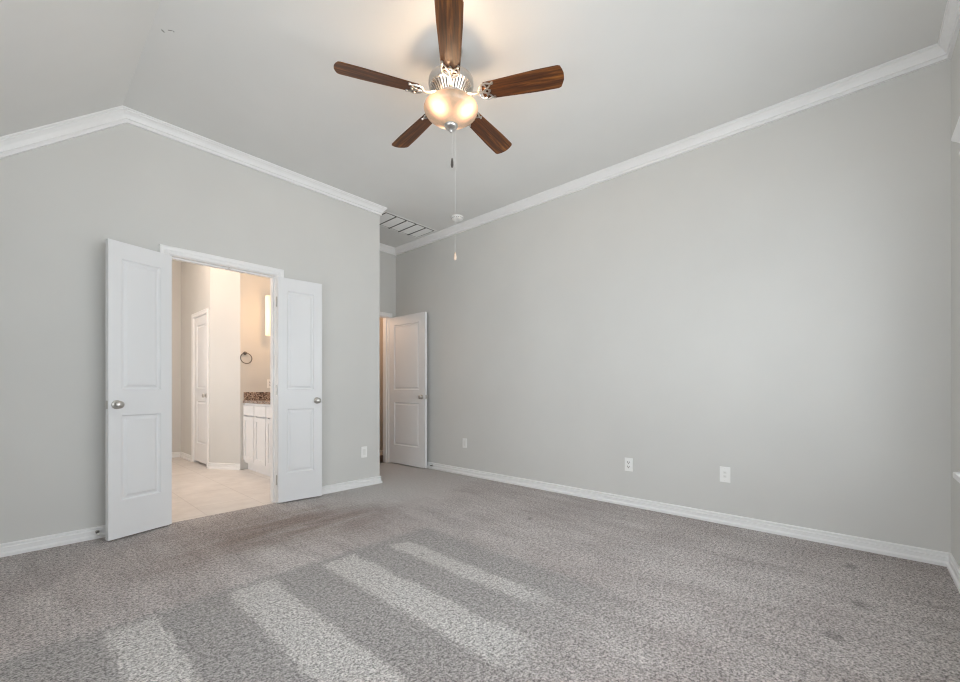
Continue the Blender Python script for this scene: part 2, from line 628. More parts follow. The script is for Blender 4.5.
box(bm, (BX0, BYB, 0), (2.3, BYB + T, CEIL))
prop(link('wall_bathroom_north', bm, M_WALL), 'far bathroom wall', 'wall', kind='structure')
# wall with inner door + 45 degree chamfer + end wall of the vanity nook
bm = bmesh.new()
BXD = 1.70
CH = [(BXD, 6.320), (1.935, BYE)]
prism(bm, [(BXD, 6.320), (1.935, BYE), (BXV, BYE), (BXV, BY0 - 0.02), (BXD, BY0 - 0.02)], 'z', 0, CEIL)
box(bm, (BXD, BY1 + 0.02, 0), (BXD + T, BYB, CEIL))
box(bm, (BXD, BY0 - 0.02, BZ + 0.02), (BXD + T, BY1 + 0.02, CEIL))
prop(link('wall_bathroom_east', bm, M_WALL), 'angled bathroom wall with the inner door and the towel ring', 'wall', kind='structure')

bm = bmesh.new()
box(bm, (2.3, BY0 - 0.02, 0), (2.42, BYB + T, CEIL))  # unseen wall, added to keep outside light from behind the inner door
prop(link('wall_light_block', bm, M_WALL), 'unseen wall added behind the inner bathroom door to block outside light', 'wall', kind='structure')

# --- hall beyond the entry door
HY = 5.62
bm = bmesh.new()
box(bm, (XA, YA + 0.06, -0.1), (5.2, HY, -0.006))
prop(link('floor_hall', bm, M_HALLWOOD), 'dark wood floor of the hall beyond the entry door', 'floor', kind='structure')
bm = bmesh.new()
box(bm, (XA, HY, 0), (5.2, HY + T, CEIL))
prop(link('wall_hall', bm, M_WALL), 'hall wall beyond the entry door', 'wall', kind='structure')
bm = bmesh.new()
box(bm, (5.2, YA, 0), (5.32, HY + T, CEIL))
box(bm, (XE + T, YA, 0), (5.2, YA + T, CEIL))
prop(link('wall_hall_end', bm, M_WALL), 'end wall of the hall', 'wall', kind='structure')
bm = bmesh.new()
box(bm, (XA, YA + T, CEIL), (5.32, HY + T, CEIL + 0.1))
prop(link('ceiling_hall', bm, M_CEIL), 'hall ceiling', 'ceiling', kind='structure')

# ------------------------------------------------------------------ crown moulding
CROWN = [(0, 0), (0.060, 0), (0.060, 0.010), (0.054, 0.012), (0.053, 0.019), (0.044, 0.026), (0.034, 0.038), (0.027, 0.052),
         (0.023, 0.062), (0.015, 0.063), (0.015, 0.070), (0.017, 0.072), (0.017, 0.086), (0, 0.087)]
th = math.atan(SLOPE)
n1, n2 = Vector((math.sin(th), 0, -math.cos(th))), Vector((0, 0, -1))
mitB = (n1 + n2) / (1 + n1.dot(n2))
vertB = Vector((0, 0, -1.0 / math.cos(th)))
DN = (0, 0, -1)


def crown(name, label, path):
    bm = bmesh.new()
    sweep(bm, CROWN, path)
    return prop(link(name, bm, M_TRIM), label, 'crown molding', kind='structure')


crown('trim_1', 'white crown molding following the gable over the double doors',
      [((XW, YN, ZSW), (0, -1, 0), vertB), ((CREASE, YN, CEIL), (0, -1, 0), mitB), ((XA, YN, CEIL), (1, -1, 0), DN)])
crown('trim_2', 'white crown molding inside the alcove',
      [((XA, YN, CEIL), (1, -1, 0), DN), ((XA, YA, CEIL), (1, -1, 0), DN), ((XE, YA, CEIL), (-1, -1, 0), DN)])
crown('trim_3', 'white crown molding along the long plain wall',
      [((XE, YA, CEIL), (-1, -1, 0), DN), ((XE, YS, CEIL), (-1, 1, 0), DN)])
crown('trim_4', 'white crown molding over the window wall',
      [((XE, YS, CEIL), (-1, 1, 0), DN), ((CREASE, YS, CEIL), (0, 1, 0), mitB), ((XW, YS, ZSW), (0, 1, 0), vertB)])

# ------------------------------------------------------------------ baseboards
BASE = [(0, 0), (0.022, 0), (0.022, 0.018), (0.016, 0.026), (0.013, 0.028), (0.013, 0.054), (0.007, 0.057), (0.006, 0.063), (0.013, 0.066), (0.013, 0.074), (0.005, 0.080), (0, 0.080)]
UP = (0, 0, 1)


def baseboard(name, label, path, prof=BASE):
    bm = bmesh.new()
    sweep(bm, prof, path)
    return prop(link(name, bm, M_TRIM), label, 'baseboard', kind='structure')


CW = 0.066
baseboard('baseboard_north', 'white baseboard left of the double doors',
          [((XW, YN, 0), (1, -1, 0), UP), ((DX0 - CW, YN, 0), (0, -1, 0), UP)])
baseboard('baseboard_corner', 'white baseboard right of the double doors, turning into the alcove',
          [((DX1 + CW, YN, 0), (0, -1, 0), UP), ((XA, YN, 0), (1, -1, 0), UP), ((XA, YA, 0), (1, 0, 0), UP)])
baseboard('baseboard_east', 'white baseboard along the long plain wall',
          [((XE, YA, 0), (-1, 0, 0), UP), ((XE, YS, 0), (-1, 1, 0), UP)])
baseboard('baseboard_south', 'white baseboard under the window',
          [((XE, YS, 0), (-1, 1, 0), UP), ((XW, YS, 0), (1, 1, 0), UP)])
baseboard('baseboard_west', 'white baseboard under the sloped ceiling',
          [((XW, YS, 0), (1, 1, 0), UP), ((XW, YN, 0), (1, -1, 0), UP)])
baseboard('baseboard_bathroom_far', 'white baseboard at the far end of the bathroom',
          [((BX0, BYB, -.004), (1, -1, 0), UP), ((BXD, BYB, -.004), (-1, -1, 0), UP), ((BXD, BY1 + 0.065, -.004), (-1, 0, 0), UP)])
q = math.tan(math.radians(22.5))
baseboard('baseboard_bathroom_angle', 'white baseboard under the angled bathroom wall',
          [((BXD, BY0 - 0.065, -.004), (-1, 0, 0), UP), ((BXD, 6.320, -.004), (-1, -q, 0), UP), ((1.935, BYE, -.004), (-q, -1, 0), UP)])
baseboard('baseboard_hall', 'white baseboard in the hall beyond the entry door',
          [((XA, HY, -.006), (0, -1, 0), UP), ((5.2, HY, -.006), (0, -1, 0), UP)])

# ------------------------------------------------------------------ door casings and jambs
CAS = [(0, 0.004), (0.012, 0.004), (0.016, 0.010), (0.016, 0.030), (0.020, 0.036), (0.022, 0.046), (0.022, 0.060), (0.018, 0.066), (0, 0.066)]


def casing_mesh(bm, o, ux, uz, out, w, h, prof=CAS):
    """casing round an opening: o = foot of one jamb on the wall face, ux along the wall, out away from the wall"""
    o, ux, uz, out = map(Vector, (o, ux, uz, out))
    path = [(o, out, -ux), (o + uz * h, out, -ux + uz), (o + ux * w + uz * h, out, ux + uz), (o + ux * w, out, ux)]
    sweep(bm, prof, path)


# double door: jamb, stops and casings on both sides
bm = bmesh.new()
casing_mesh(bm, (DX0, YN, 0), (1, 0, 0), (0, 0, 1), (0, -1, 0), DX1 - DX0, DZ)
casing_mesh(bm, (DX0, YN + T, 0), (1, 0, 0), (0, 0, 1), (0, 1, 0), DX1 - DX0, DZ)
box(bm, (DX0 - 0.02, YN - 0.002, 0), (DX0, YN + T + 0.002, DZ))
box(bm, (DX1, YN - 0.002, 0), (DX1 + 0.02, YN + T + 0.002, DZ))
box(bm, (DX0 - 0.02, YN - 0.002, DZ), (DX1 + 0.02, YN + T + 0.002, DZ + 0.02))
box(bm, (DX0, YN + 0.042, 0), (DX0 + 0.011, YN + 0.075, DZ))
box(bm, (DX1 - 0.011, YN + 0.042, 0), (DX1, YN + 0.075, DZ))
box(bm, (DX0 + 0.011, YN + 0.042, DZ - 0.011), (DX1 - 0.011, YN + 0.075, DZ))
dd_frame = prop(link('trim_5', bm, M_TRIM), 'white casing and jamb round the double doorway to the bathroom', 'door casing', kind='structure')
bm = bmesh.new()
lathe(bm, [(0, -0.012), (0.006, -0.012), (0.009, -0.006), (0.009, 0)], 12, ((DX0 + DX1) / 2 + 0.03, YN + 0.026, DZ))
prop(link('ball_catch', bm, M_NICKEL, dd_frame, True), 'small nickel ball catch')

# entry door casing
bm = bmesh.new()
casing_mesh(bm, (EX0, YA, 0), (1, 0, 0), (0, 0, 1), (0, -1, 0), EX1 - EX0, EZ, [(a, b * 0.86) for a, b in CAS])
casing_mesh(bm, (EX0, YA + T, 0), (1, 0, 0), (0, 0, 1), (0, 1, 0), EX1 - EX0, EZ, [(a, b * 0.86) for a, b in CAS])
box(bm, (EX0 - 0.02, YA - 0.002, 0), (EX0, YA + T + 0.002, EZ))
box(bm, (EX1, YA - 0.002, 0), (EX1 + 0.02, YA + T + 0.002, EZ))
box(bm, (EX0 - 0.02, YA - 0.002, EZ), (EX1 + 0.02, YA + T + 0.002, EZ + 0.02))
box(bm, (EX1 - 0.011, YA + 0.042, 0), (EX1, YA + 0.078, EZ))
box(bm, (EX0, YA + 0.042, 0), (EX0 + 0.011, YA + 0.078, EZ))
prop(link('trim_6', bm, M_TRIM), 'white casing and jamb round the entry doorway in the alcove', 'door casing', kind='structure')

# bathroom inner door casing
bm = bmesh.new()
casing_mesh(bm, (BXD, BY0, 0), (0, 1, 0), (0, 0, 1), (-1, 0, 0), BY1 - BY0, BZ, [(a, b * 0.92) for a, b in CAS])
box(bm, (BXD - 0.002, BY0 - 0.02, 0), (BXD + T, BY0, BZ))
box(bm, (BXD - 0.002, BY1, 0), (BXD + T, BY1 + 0.02, BZ))
box(bm, (BXD - 0.002, BY0 - 0.02, BZ), (BXD + T, BY1 + 0.02, BZ + 0.02))
prop(link('trim_7', bm, M_TRIM), 'white casing round the inner bathroom door', 'door casing', kind='structure')

# ------------------------------------------------------------------ moulded two-panel doors


def panel_face(bm, w, h, y, sgn, rects):
    """one moulded face of a door slab at depth y; recesses go towards the slab's middle"""
    xs = sorted({0, w} | {r[0] for r in rects} | {r[2] for r in rects})
    zs_ = sorted({0, h} | {r[1] for r in rects} | {r[3] for r in rects})
    cache = {}

    def V(x, z, d=0.0):
        k = (round(x, 5), round(z, 5), round(d, 5))
        if k not in cache:
            cache[k] = bm.verts.new((x, y - sgn * d, z))
        return cache[k]
    for i in range(len(xs) - 1):
        for j in range(len(zs_) - 1):
            cx, cz = (xs[i] + xs[i + 1]) / 2, (zs_[j] + zs_[j + 1]) / 2
            if any(r[0] < cx < r[2] and r[1] < cz < r[3] for r in rects):
                continue
            bm.faces.new((V(xs[i], zs_[j]), V(xs[i + 1], zs_[j]), V(xs[i + 1], zs_[j + 1]), V(xs[i], zs_[j + 1])))
    for x0, z0, x1, z1 in rects:
        prev = [V(x0, z0), V(x1, z0), V(x1, z1), V(x0, z1)]
        for ins, d in ((0.003, 0.004), (0.010, 0.0115), (0.019, 0.0115), (0.036, 0.003)):
            cur = [V(x0 + ins, z0 + ins, d), V(x1 - ins, z0 + ins, d), V(x1 - ins, z1 - ins, d), V(x0 + ins, z1 - ins, d)]
            for k in range(4):
                bm.faces.new((prev[k], prev[(k + 1) % 4], cur[(k + 1) % 4], cur[k]))
            prev = cur
        bm.faces.new(prev)


KNOB = [(0.0, 0.0), (0.031, 0.0), (0.031, 0.003), (0.027, 0.007), (0.013, 0.009), (0.0105, 0.014), (0.0105, 0.020),
        (0.017, 0.024), (0.0245, 0.030), (0.0270, 0.037), (0.0250, 0.044), (0.017, 0.050), (0.0, 0.052)]


def make_door(name, label, w, h, t, stile, knob_z, backset=0.062, hinge_side=1):
    """slab with x 0 (hinge) .. w (free edge), y -t/2 .. t/2"""
    r = empty(name, (0, 0, 0))
    bm = bmesh.new()
    rects = [(stile, 0.255, w - stile, 0.845), (stile, 1.02, w - stile, h - 0.115)]
    panel_face(bm, w, h, -t / 2, -1, rects)
    panel_face(bm, w, h, t / 2, 1, rects)
    for x0, x1, z0, z1 in ((0, 0, 0, h), (w, w, 0, h)):
        bm.faces.new([bm.verts.new(p) for p in ((x0, -t / 2, z0), (x0, t / 2, z0), (x0, t / 2, z1), (x0, -t / 2, z1))])
    for z in (0, h):
        bm.faces.new([bm.verts.new(p) for p in ((0, -t / 2, z), (w, -t / 2, z), (w, t / 2, z), (0, t / 2, z))])
    bmesh.ops.remove_doubles(bm, verts=bm.verts[:], dist=1e-4)
    # panel_face splits the outer edges; close by keeping side quads separate is fine
    link('slab', bm, M_DOOR, r)
    for s in (-1, 1):
        bm = bmesh.new()
        Mx = Matrix.Rotation(math.radians(90 * (1 if s < 0 else -1)), 4, 'X')
        lathe(bm, KNOB, 20, (w - backset, s * t / 2, knob_z), M=Mx)
        link('door_knob', bm, M_NICKEL, r, True)
    bm = bmesh.new()
    box(bm, (w - 0.0005, -0.012, knob_z - 0.028), (w + 0.0012, 0.012, knob_z + 0.028))
    link('latch_plate', bm, M_NICKEL, r)
    for z in (0.20, h / 2, h - 0.22):
        bm = bmesh.new()
        lathe(bm, [(0, -0.045), (0.006, -0.045), (0.006, 0.045), (0, 0.045)], 10, (-0.004, hinge_side * (t / 2 + 0.002), z))
        link('hinge', bm, M_NICKEL, r, True)
    return prop(r, label, 'door', kind='structure')


DT = 0.035
GAP = 0.012
LW = 0.394
# left leaf: visible face runs from (0.785,3.868) to (0.412,3.748)
ang = math.atan2(-0.120, -0.374)
d1 = make_door('door_1', 'white two-panel door leaf folded open left of the bathroom doorway', LW, 2.040, DT, 0.075, 0.918, 0.047, -1)
nrm = Vector((-math.sin(ang), math.cos(ang), 0))       # local +y
face_sign = 1 if nrm.y < 0 else -1
d1.location = Vector((0.786, 3.868, GAP)) - nrm * face_sign * DT / 2
d1.rotation_euler = (0, 0, ang)
# right leaf
ang = math.atan2(-0.042, 0.394)
d2 = make_door('door_2', 'white two-panel door leaf folded flat right of the bathroom doorway', LW, 2.040, DT, 0.075, 0.918, 0.047)
nrm = Vector((-math.sin(ang), math.cos(ang), 0))
face_sign = 1 if nrm.y < 0 else -1
d2.location = Vector((1.577, 3.876, GAP)) - nrm * face_sign * DT / 2
d2.rotation_euler = (0, 0, ang)
# entry door, swung open against the long wall: visible face x = 3.525
d3 = make_door('door_3', 'white two-panel entry door swung open against the long wall', 0.757, 2.032, DT, 0.115, 0.925)
d3.location = (3.527 + DT / 2, YA - 0.012, 0.014)
d3.rotation_euler = (0, 0, math.radians(-88.9))
# bathroom inner door, shut
d4 = make_door('door_4', 'closed white two-panel door inside the bathroom', 0.62, 2.020, DT, 0.105, 0.925)
d4.location = (BXD + 0.003 + DT / 2, BY1 - 0.004, 0.030)
d4.rotation_euler = (0, 0, math.radians(-90))

# ------------------------------------------------------------------ windows


def window(name, label, x0, x1, z0, z1, units):
    """built in x (along) / y (0 = wall face, + into the room) / z; returned root may be turned"""
    r = empty(name, (0, 0, 0))
    bm = bmesh.new()
    sweep(bm, CAS, [((x0, 0, z0), (0, 1, 0), (-1, 0, 0)), ((x0, 0, z1), (0, 1, 0), (-1, 0, 0))])
    sweep(bm, CAS, [((x1, 0, z0), (0, 1, 0), (1, 0, 0)), ((x1, 0, z1), (0, 1, 0), (1, 0, 0))])
    link('side_casing', bm, M_TRIM, r)
    bm = bmesh.new()                                   # header with a small cornice
    box(bm, (x0 - 0.07, 0, z1), (x1 + 0.07, 0.022, z1 + 0.085))
    c = [(0, -0.045), (0.034, -0.045), (0.034, -0.034), (0.026, -0.030), (0.024, 0), (0.028, 0.010), (0.040, 0.026), (0.052, 0.040), (0.056, 0.046), (0.056, 0.060), (0, 0.060)]
    xa, xb, zb = x0 - 0.07, x1 + 0.07, z1 + 0.085
    sweep(bm, c, [((xa, 0, zb), (-1, 0, 0), UP), ((xa, 0.0, zb), (-1, 1, 0), UP), ((xb, 0.0, zb), (1, 1, 0), UP), ((xb, 0, zb), (1, 0, 0), UP)])
    link('head_casing', bm, M_TRIM, r)
    bm = bmesh.new()
    box(bm, (x0 - 0.10, -0.03, z0 - 0.030), (x1 + 0.10, 0.055, z0), bevel=0.006)
    box(bm, (x0 - 0.075, 0, z0 - 0.095), (x1 + 0.075, 0.018, z0 - 0.030), bevel=0.003)
    link('window_sill', bm, M_TRIM, r)
    wu = (x1 - x0) / units
    for u in range(units):
        a, b_ = x0 + u * wu, x0 + (u + 1) * wu
        bm = bmesh.new()
        f = 0.045
        for lo, hi in (((a, -T, z0), (a + f, -0.03, z1)), ((b_ - f, -T, z0), (b_, -0.03, z1)), ((a + f, -T, z0), (b_ - f, -0.03, z0 + f)),
                       ((a + f, -T, z1 - f), (b_ - f, -0.03, z1)), ((a + f, -0.10, (z0 + z1) / 2 - 0.02), (b_ - f, -0.05, (z0 + z1) / 2 + 0.02))):
            box(bm, lo, hi)
        fr = link('window_frame', bm, M_TRIM, r)
        bm = bmesh.new()
        box(bm, (a + f, -0.082, z0 + f), (b_ - f, -0.078, z1 - f))
        link('pane', bm, M_GLASS, fr)
    return prop(r, label, 'window', kind='structure')


w1 = window('window_1', 'white-trimmed window at the near end of the long wall', wx0, wx1, wz0, wz1, 3)
w1.location = (0, YS, 0)
w2 = window('west_fill_window', 'unseen white-trimmed window added in the low wall for fill light', -WW[1], -WW[0], WW[2], WW[3], 3)
w2.location = (XW, 0, 0)
w2.rotation_euler = (0, 0, math.radians(-90))

w3 = window('bath_fill_window', 'unseen white-trimmed bathroom window added for fill light', -BW[1], -BW[0], BW[2], BW[3], 2)
w3.location = (BX0, 0, 0)
w3.rotation_euler = (0, 0, math.radians(-90))

# ------------------------------------------------------------------ ceiling fan
FX, FY = 1.73, 1.795
fan = empty('ceiling_fan', (FX, FY, CEIL))
prop(fan, 'five-blade walnut ceiling fan with lit alabaster bowl and pull chains', 'ceiling fan')
C0 = CEIL


def Z(z):
    return z - C0


bm = bmesh.new()
lathe(bm, [(0, 0), (0.068, 0), (0.068, -0.012), (0.060, -0.035), (0.040, -0.055), (0.018, -0.062), (0, -0.062)], 32)
link('canopy', bm, M_NICKEL, fan, True)
bm = bmesh.new()
lathe(bm, [(0.0125, -0.05), (0.0125, Z(2.885))], 16)
lathe(bm, [(0.0125, Z(2.905)), (0.030, Z(2.900)), (0.034, Z(2.872))], 24)
link('downrod', bm, M_NICKEL, fan, True)
# motor housing: nickel drum over a vented taper
bm = bmesh.new()
lathe(bm, [(0, Z(2.884)), (0.085, Z(2.884)), (0.118, Z(2.878)), (0.132, Z(2.868)), (0.134, Z(2.860)), (0.134, Z(2.838)), (0.129, Z(2.830)),
           (0.129, Z(2.826)), (0.122, Z(2.820)), (0.100, Z(2.815)), (0, Z(2.815))], 48)
lathe(bm, [(0.118, Z(2.822)), (0.080, Z(2.768)), (0.0, Z(2.768))], 48, mi=1)
for i in range(40):
    t = 2 * math.pi * i / 40
    u = Vector((math.cos(t), math.sin(t), 0))
    v = Vector((-math.sin(t), math.cos(t), 0))
    a, b_ = u * 0.128 + Vector((0, 0, Z(2.822))), u * 0.084 + Vector((0, 0, Z(2.762)))
    nn = Vector((u.x * 0.8, u.y * 0.8, -0.6))
    vs = []
    for p, hw in ((a, 0.0056), (b_, 0.0036)):
        for sd in (-1, 1):
            for dn in (0, -0.012):
                vs.append(bm.verts.new(p + v * hw * sd + nn * dn))
    for qd in ((0, 2, 6, 4), (1, 5, 7, 3), (0, 4, 5, 1), (2, 3, 7, 6), (0, 1, 3, 2), (4, 6, 7, 5)):
        bm.faces.new([vs[k] for k in qd])
lathe(bm, [(0.088, Z(2.774)), (0.092, Z(2.766)), (0.090, Z(2.757)), (0.082, Z(2.754)), (0.076, Z(2.760)), (0.078, Z(2.772))], 48)
link('motor_housing', bm, [M_NICKEL, M_DARK], fan, True)
# switch housing and bowl fitter
bm = bmesh.new()
lathe(bm, [(0.080, Z(2.764)), (0.064, Z(2.756)), (0.058, Z(2.750)), (0.058, Z(2.728)), (0.050, Z(2.722)), (0, Z(2.722))], 40)
lathe(bm, [(0.006, Z(2.73)), (0.006, Z(2.600))], 12)
link('switch_housing', bm, M_NICKEL, fan, True)

# one blade along local +x (centre of the fan at the origin), then copied
PITCH = math.radians(-13.4)
BZ0 = Z(2.772)


def blade_outline(n=10):
    pts = []
    r0, r1, w0, w1 = 0.192, 0.660, 0.104, 0.135
    ch = 0.032
    # root, gently rounded
    for i in range(n + 1):
        t = math.pi / 2 + math.pi * i / n
        pts.append((r0 + 0.016 + 0.016 * math.cos(t), (w0 / 2) * math.sin(t) * -1 * -1))
    pts.append((0.50, -w1 / 2 + 0.002))
    # tip: clipped corners, softly curved end
    for x, y in ((r1 - ch, -w1 / 2), (r1 - ch * 0.55, -w1 / 2 + 0.006), (r1 - 0.008, -w1 / 2 + 0.028), (r1 - 0.001, -0.02), (r1, 0), (r1 - 0.001, 0.02),
                 (r1 - 0.008, w1 / 2 - 0.028), (r1 - ch * 0.55, w1 / 2 - 0.006), (r1 - ch, w1 / 2)):
        pts.append((x, y))
    pts.append((0.50, w1 / 2 - 0.002))
    return pts


bm = bmesh.new()
prism(bm, blade_outline(), 'z', -0.003, 0.003)
bmesh.ops.bevel(bm, geom=[e for e in bm.edges if abs(e.verts[0].co.z - e.verts[1].co.z) < 1e-5], offset=0.0012, segments=1, affect='EDGES')
blade = link('blade', bm, M_BLADE, fan)
# cast scroll-work iron: arm, palm with scrolls
bm = bmesh.new()
zi = -0.0065


def arc(cx, cy, r, a0, a1, n=14):
    return [(cx + r * math.cos(math.radians(a0 + (a1 - a0) * i / n)), cy + r * math.sin(math.radians(a0 + (a1 - a0) * i / n)), zi) for i in range(n + 1)]


tube(bm, [(0.082, 0, 0.012), (0.11, 0, 0.004), (0.145, 0, -0.004), (0.175, 0, zi), (0.205, 0, zi)], [0.011, 0.010, 0.0085, 0.0075, 0.006], 8)
for s in (-1, 1):
    tube(bm, [(x, s * y, z) for x, y, z in arc(0.200, 0.024, 0.019, 200, -60)], 0.0045, 6)
    tube(bm, [(x, s * y, z) for x, y, z in [(0.170, 0.006, zi), (0.180, 0.030, zi), (0.196, 0.046, zi), (0.220, 0.050, zi), (0.246, 0.041, zi), (0.258, 0.046, zi)]],
         [0.006, 0.0055, 0.005, 0.005, 0.005, 0.006], 6)
    tube(bm, [(x, s * y, z) for x, y, z in [(0.200, 0.004, zi), (0.220, 0.014, zi), (0.236, 0.026, zi), (0.248, 0.040, zi)]], 0.0045, 6)
    lathe(bm, [(0, -0.014), (0.006, -0.012), (0.008, -0.004), (0.008, 0.0)], 10, (0.258, s * 0.044, 0))
tube(bm, [(x, y, z) for x, y, z in arc(0.222, 0, 0.012, 0, 360)[:-1]], 0.004, 6, closed=True)
lathe(bm, [(0, -0.014), (0.006, -0.012), (0.008, -0.004), (0.008, 0.0)], 10, (0.236, 0, 0))
link('blade_iron', bm, M_NICKEL, blade, True)
toward = math.atan2(-FY, -FX) - math.radians(0.9)
for k in range(5):
    o = blade
    if k:
        o = blade.copy()
        COL.objects.link(o)
        c = blade.children[0].copy()
        COL.objects.link(c)
        c.parent = o
    o.matrix_local = Matrix.Translation((0, 0, BZ0)) @ Matrix.Rotation(toward + k * 2 * math.pi / 5, 4, 'Z') @ Matrix.Rotation(PITCH, 4, 'X')

# glass bowl, lamps and finial
bulb_angles = (toward + math.radians(54), toward - math.radians(38), toward + math.radians(188))
bulbs = [(0.098 * math.cos(a), 0.098 * math.sin(a), Z(2.684)) for a in bulb_angles]
M_BOWL = bowl_mat(bulbs)
bm = bmesh.new()
outer = [(0.151, 2.712), (0.159, 2.708), (0.1615, 2.700), (0.159, 2.688), (0.148, 2.671), (0.128, 2.656), (0.105, 2.645), (0.082, 2.635), (0.063, 2.625), (0.051, 2.615),
         (0.044, 2.606), (0.040, 2.603), (0.012, 2.602)]
lathe(bm, [(r, Z(z)) for r, z in outer] + [(max(r - 0.005, 0.008), Z(z + 0.005)) for r, z in outer[::-1]], 56)
link('light_bowl', bm, M_BOWL, fan, True)
bm = bmesh.new()
lathe(bm, [(r_, Z(z_ + 0.013)) for r_, z_ in ((0, 2.598), (0.036, 2.598), (0.041, 2.592), (0.040, 2.582), (0.032, 2.573), (0.018, 2.568), (0.012, 2.563), (0.010, 2.553), (0.006, 2.548), (0, 2.546))], 28)
link('finial', bm, M_NICKEL, fan, True)
m, nt, b = new_mat('bulb_glow')
b.inputs['Emission Color'].default_value = (1, 0.78, 0.5, 1)
b.inputs['Emission Strength'].default_value = 6.0
M_BULB = m
for p in bulbs:
    bm = bmesh.new()
    lathe(bm, [(0, 0.03), (0.010, 0.03), (0.012, 0.015), (0.019, 0.0), (0.019, -0.010), (0.012, -0.022), (0, -0.025)], 14, (p[0], p[1], p[2] + 0.012))
    link('bulb', bm, M_BULB, fan, True)
    l = bpy.data.lights.new('bulb_light', 'POINT')
    l.energy = 6.0
    l.color = (1.0, 0.72, 0.46)
    l.shadow_soft_size = 0.03
    lo = bpy.data.objects.new('bulb_light', l)
    COL.objects.link(lo)
    lo.parent = fan
    lo.location = (p[0] * 0.9, p[1] * 0.9, p[2] + 0.052)


def chain(name, x, y, ztop, zbot, knob, label):
    bm = bmesh.new()
    n = int((ztop - zbot) / 0.006)
    tube(bm, [(x, y, Z(ztop)), (x, y, Z(zbot))], 0.0008, 6)
    for i in range(n):
        z = ztop - (i + 0.5) * (ztop - zbot) / n
        r = 0.0015
        lathe(bm, [(0, Z(z) + r), (r * 0.8, Z(z) + r * 0.6), (r * 0.8, Z(z) - r * 0.6), (0, Z(z) - r)], 6, (x, y, 0))
    c = link(name, bm, M_CHAIN, fan, True)
    c['label'] = label
    bm = bmesh.new()
    lathe(bm, [(r, Z(zbot) + h_) for r, h_ in knob[0]], 14, (x, y, 0))
    link('pull_knob', bm, knob[1], c, True)


M_CHAIN = plain('chain_bead', (0.72, 0.72, 0.70), 0.35)
right = Vector((math.cos(YAW), -math.sin(YAW), 0))
M_PULLWOOD = wood_mat('pull_wood', (0.08, 0.035, 0.015), (0.18, 0.09, 0.04), (0.30, 0.16, 0.08))
M_PULLLIGHT = wood_mat('pull_pale', (0.45, 0.30, 0.20), (0.62, 0.48, 0.38), (0.80, 0.68, 0.58))
chain('pull_chain', right.x * 0.006, right.y * 0.006, 2.560, 2.405,
      ([(0, 0.004), (0.004, 0.002), (0.0075, -0.018), (0.0085, -0.036), (0.006, -0.050), (0, -0.052)], M_DARKNICKEL), 'short light chain with dark pull')
chain('pull_chain', right.x * 0.024 - 0.02, right.y * 0.024 - 0.02, 2.596, 1.830,
      ([(0, 0.010), (0.004, 0.008), (0.008, -0.012), (0.009, -0.026), (0.006, -0.036), (0, -0.038)], M_PULLLIGHT), 'long fan chain with pale pull')

# ------------------------------------------------------------------ return-air grille in the alcove ceiling
VX0, VX1, VY0, VY1 = 2.78, 3.565, 3.95, 4.35
M_BAR = plain('grille_shadow_bar', (0.16, 0.16, 0.155), 0.6)
g = empty('return_air_grille', ((VX0 + VX1) / 2, (VY0 + VY1) / 2, CEIL))
prop(g, 'white louvred return-air grille in the ceiling above the alcove', 'vent')
hx, hy = (VX1 - VX0) / 2, (VY1 - VY0) / 2
bm = bmesh.new()
fw = 0.022
for lo, hi in (((-hx, -hy, -0.005), (hx, -hy + fw, 0)), ((-hx, hy - fw, -0.005), (hx, hy, 0)), ((-hx, -hy + fw, -0.005), (-hx + fw, hy - fw, 0)), ((hx - fw, -hy + fw, -0.005), (hx, hy - fw, 0))):
    box(bm, lo, hi, bevel=0.0015)
link('grille_frame', bm, M_GRILLE, g)
bm = bmesh.new()
box(bm, (-hx + fw, -hy + fw, -0.0015), (hx - fw, hy - fw, -0.0005))
link('duct_backing', bm, M_BAR, g)
bm = bmesh.new()
ns = 26
for i in range(ns):
    y = -hy + fw + 0.022 + (i + 0.5) * (2 * hy - 2 * fw - 0.044) / ns
    v = [bm.verts.new(p) for p in ((-hx + fw + .018, y - 0.0078, -0.003), (hx - fw - .018, y - 0.0078, -0.003), (hx - fw - .018, y + 0.0052, -0.0095), (-hx + fw + .018, y + 0.0052, -0.0095))]
    v2 = [bm.verts.new((p.co.x, p.co.y, p.co.z + 0.0012)) for p in v]
    bm.faces.new(v)
    bm.faces.new(v2[::-1])
    for k in range(4):
        bm.faces.new((v[k], v[(k + 1) % 4], v2[(k + 1) % 4], v2[k]))
link('louvre_field', bm, M_GRILLE, g)
for k in range(1, 5):
    bm = bmesh.new()
    x = -hx + fw + k * (2 * hx - 2 * fw) / 5
    box(bm, (x - 0.006, -hy + fw, -0.013), (x + 0.006, hy - fw, -0.001))
    link('divider_bar', bm, M_BAR, g)

# ------------------------------------------------------------------ smoke detector
sd = empty('smoke_detector', (3.445, 3.47, CEIL))
prop(sd, 'round white smoke detector on the ceiling near the alcove', 'smoke detector')
bm = bmesh.new()
lathe(bm, [(0, 0), (0.072, 0), (0.072, -0.010), (0.068, -0.012), (0, -0.012)], 36)
link('mounting_plate', bm, M_PLATE, sd, True)
bm = bmesh.new()
lathe(bm, [(0.064, -0.011), (0.066, -0.016), (0.066, -0.024), (0.060, -0.030), (0.040, -0.034), (0, -0.035)], 36)
for i in range(18):
    t = 2 * math.pi * i / 18
    Mr = Matrix.Rotation(t, 4, 'Z')
    vs = box(bm, (0.0655, -0.006, -0.0225), (0.0668, 0.006, -0.0175), 1)
    for v in vs:
        v.co = Mr @ v.co
link('detector_body', bm, [M_PLATE, M_DARK], sd, True)
bm = bmesh.new()
lathe(bm, [(0, -0.038), (0.010, -0.038), (0.011, -0.033)], 16, (0.025, 0.0, 0))
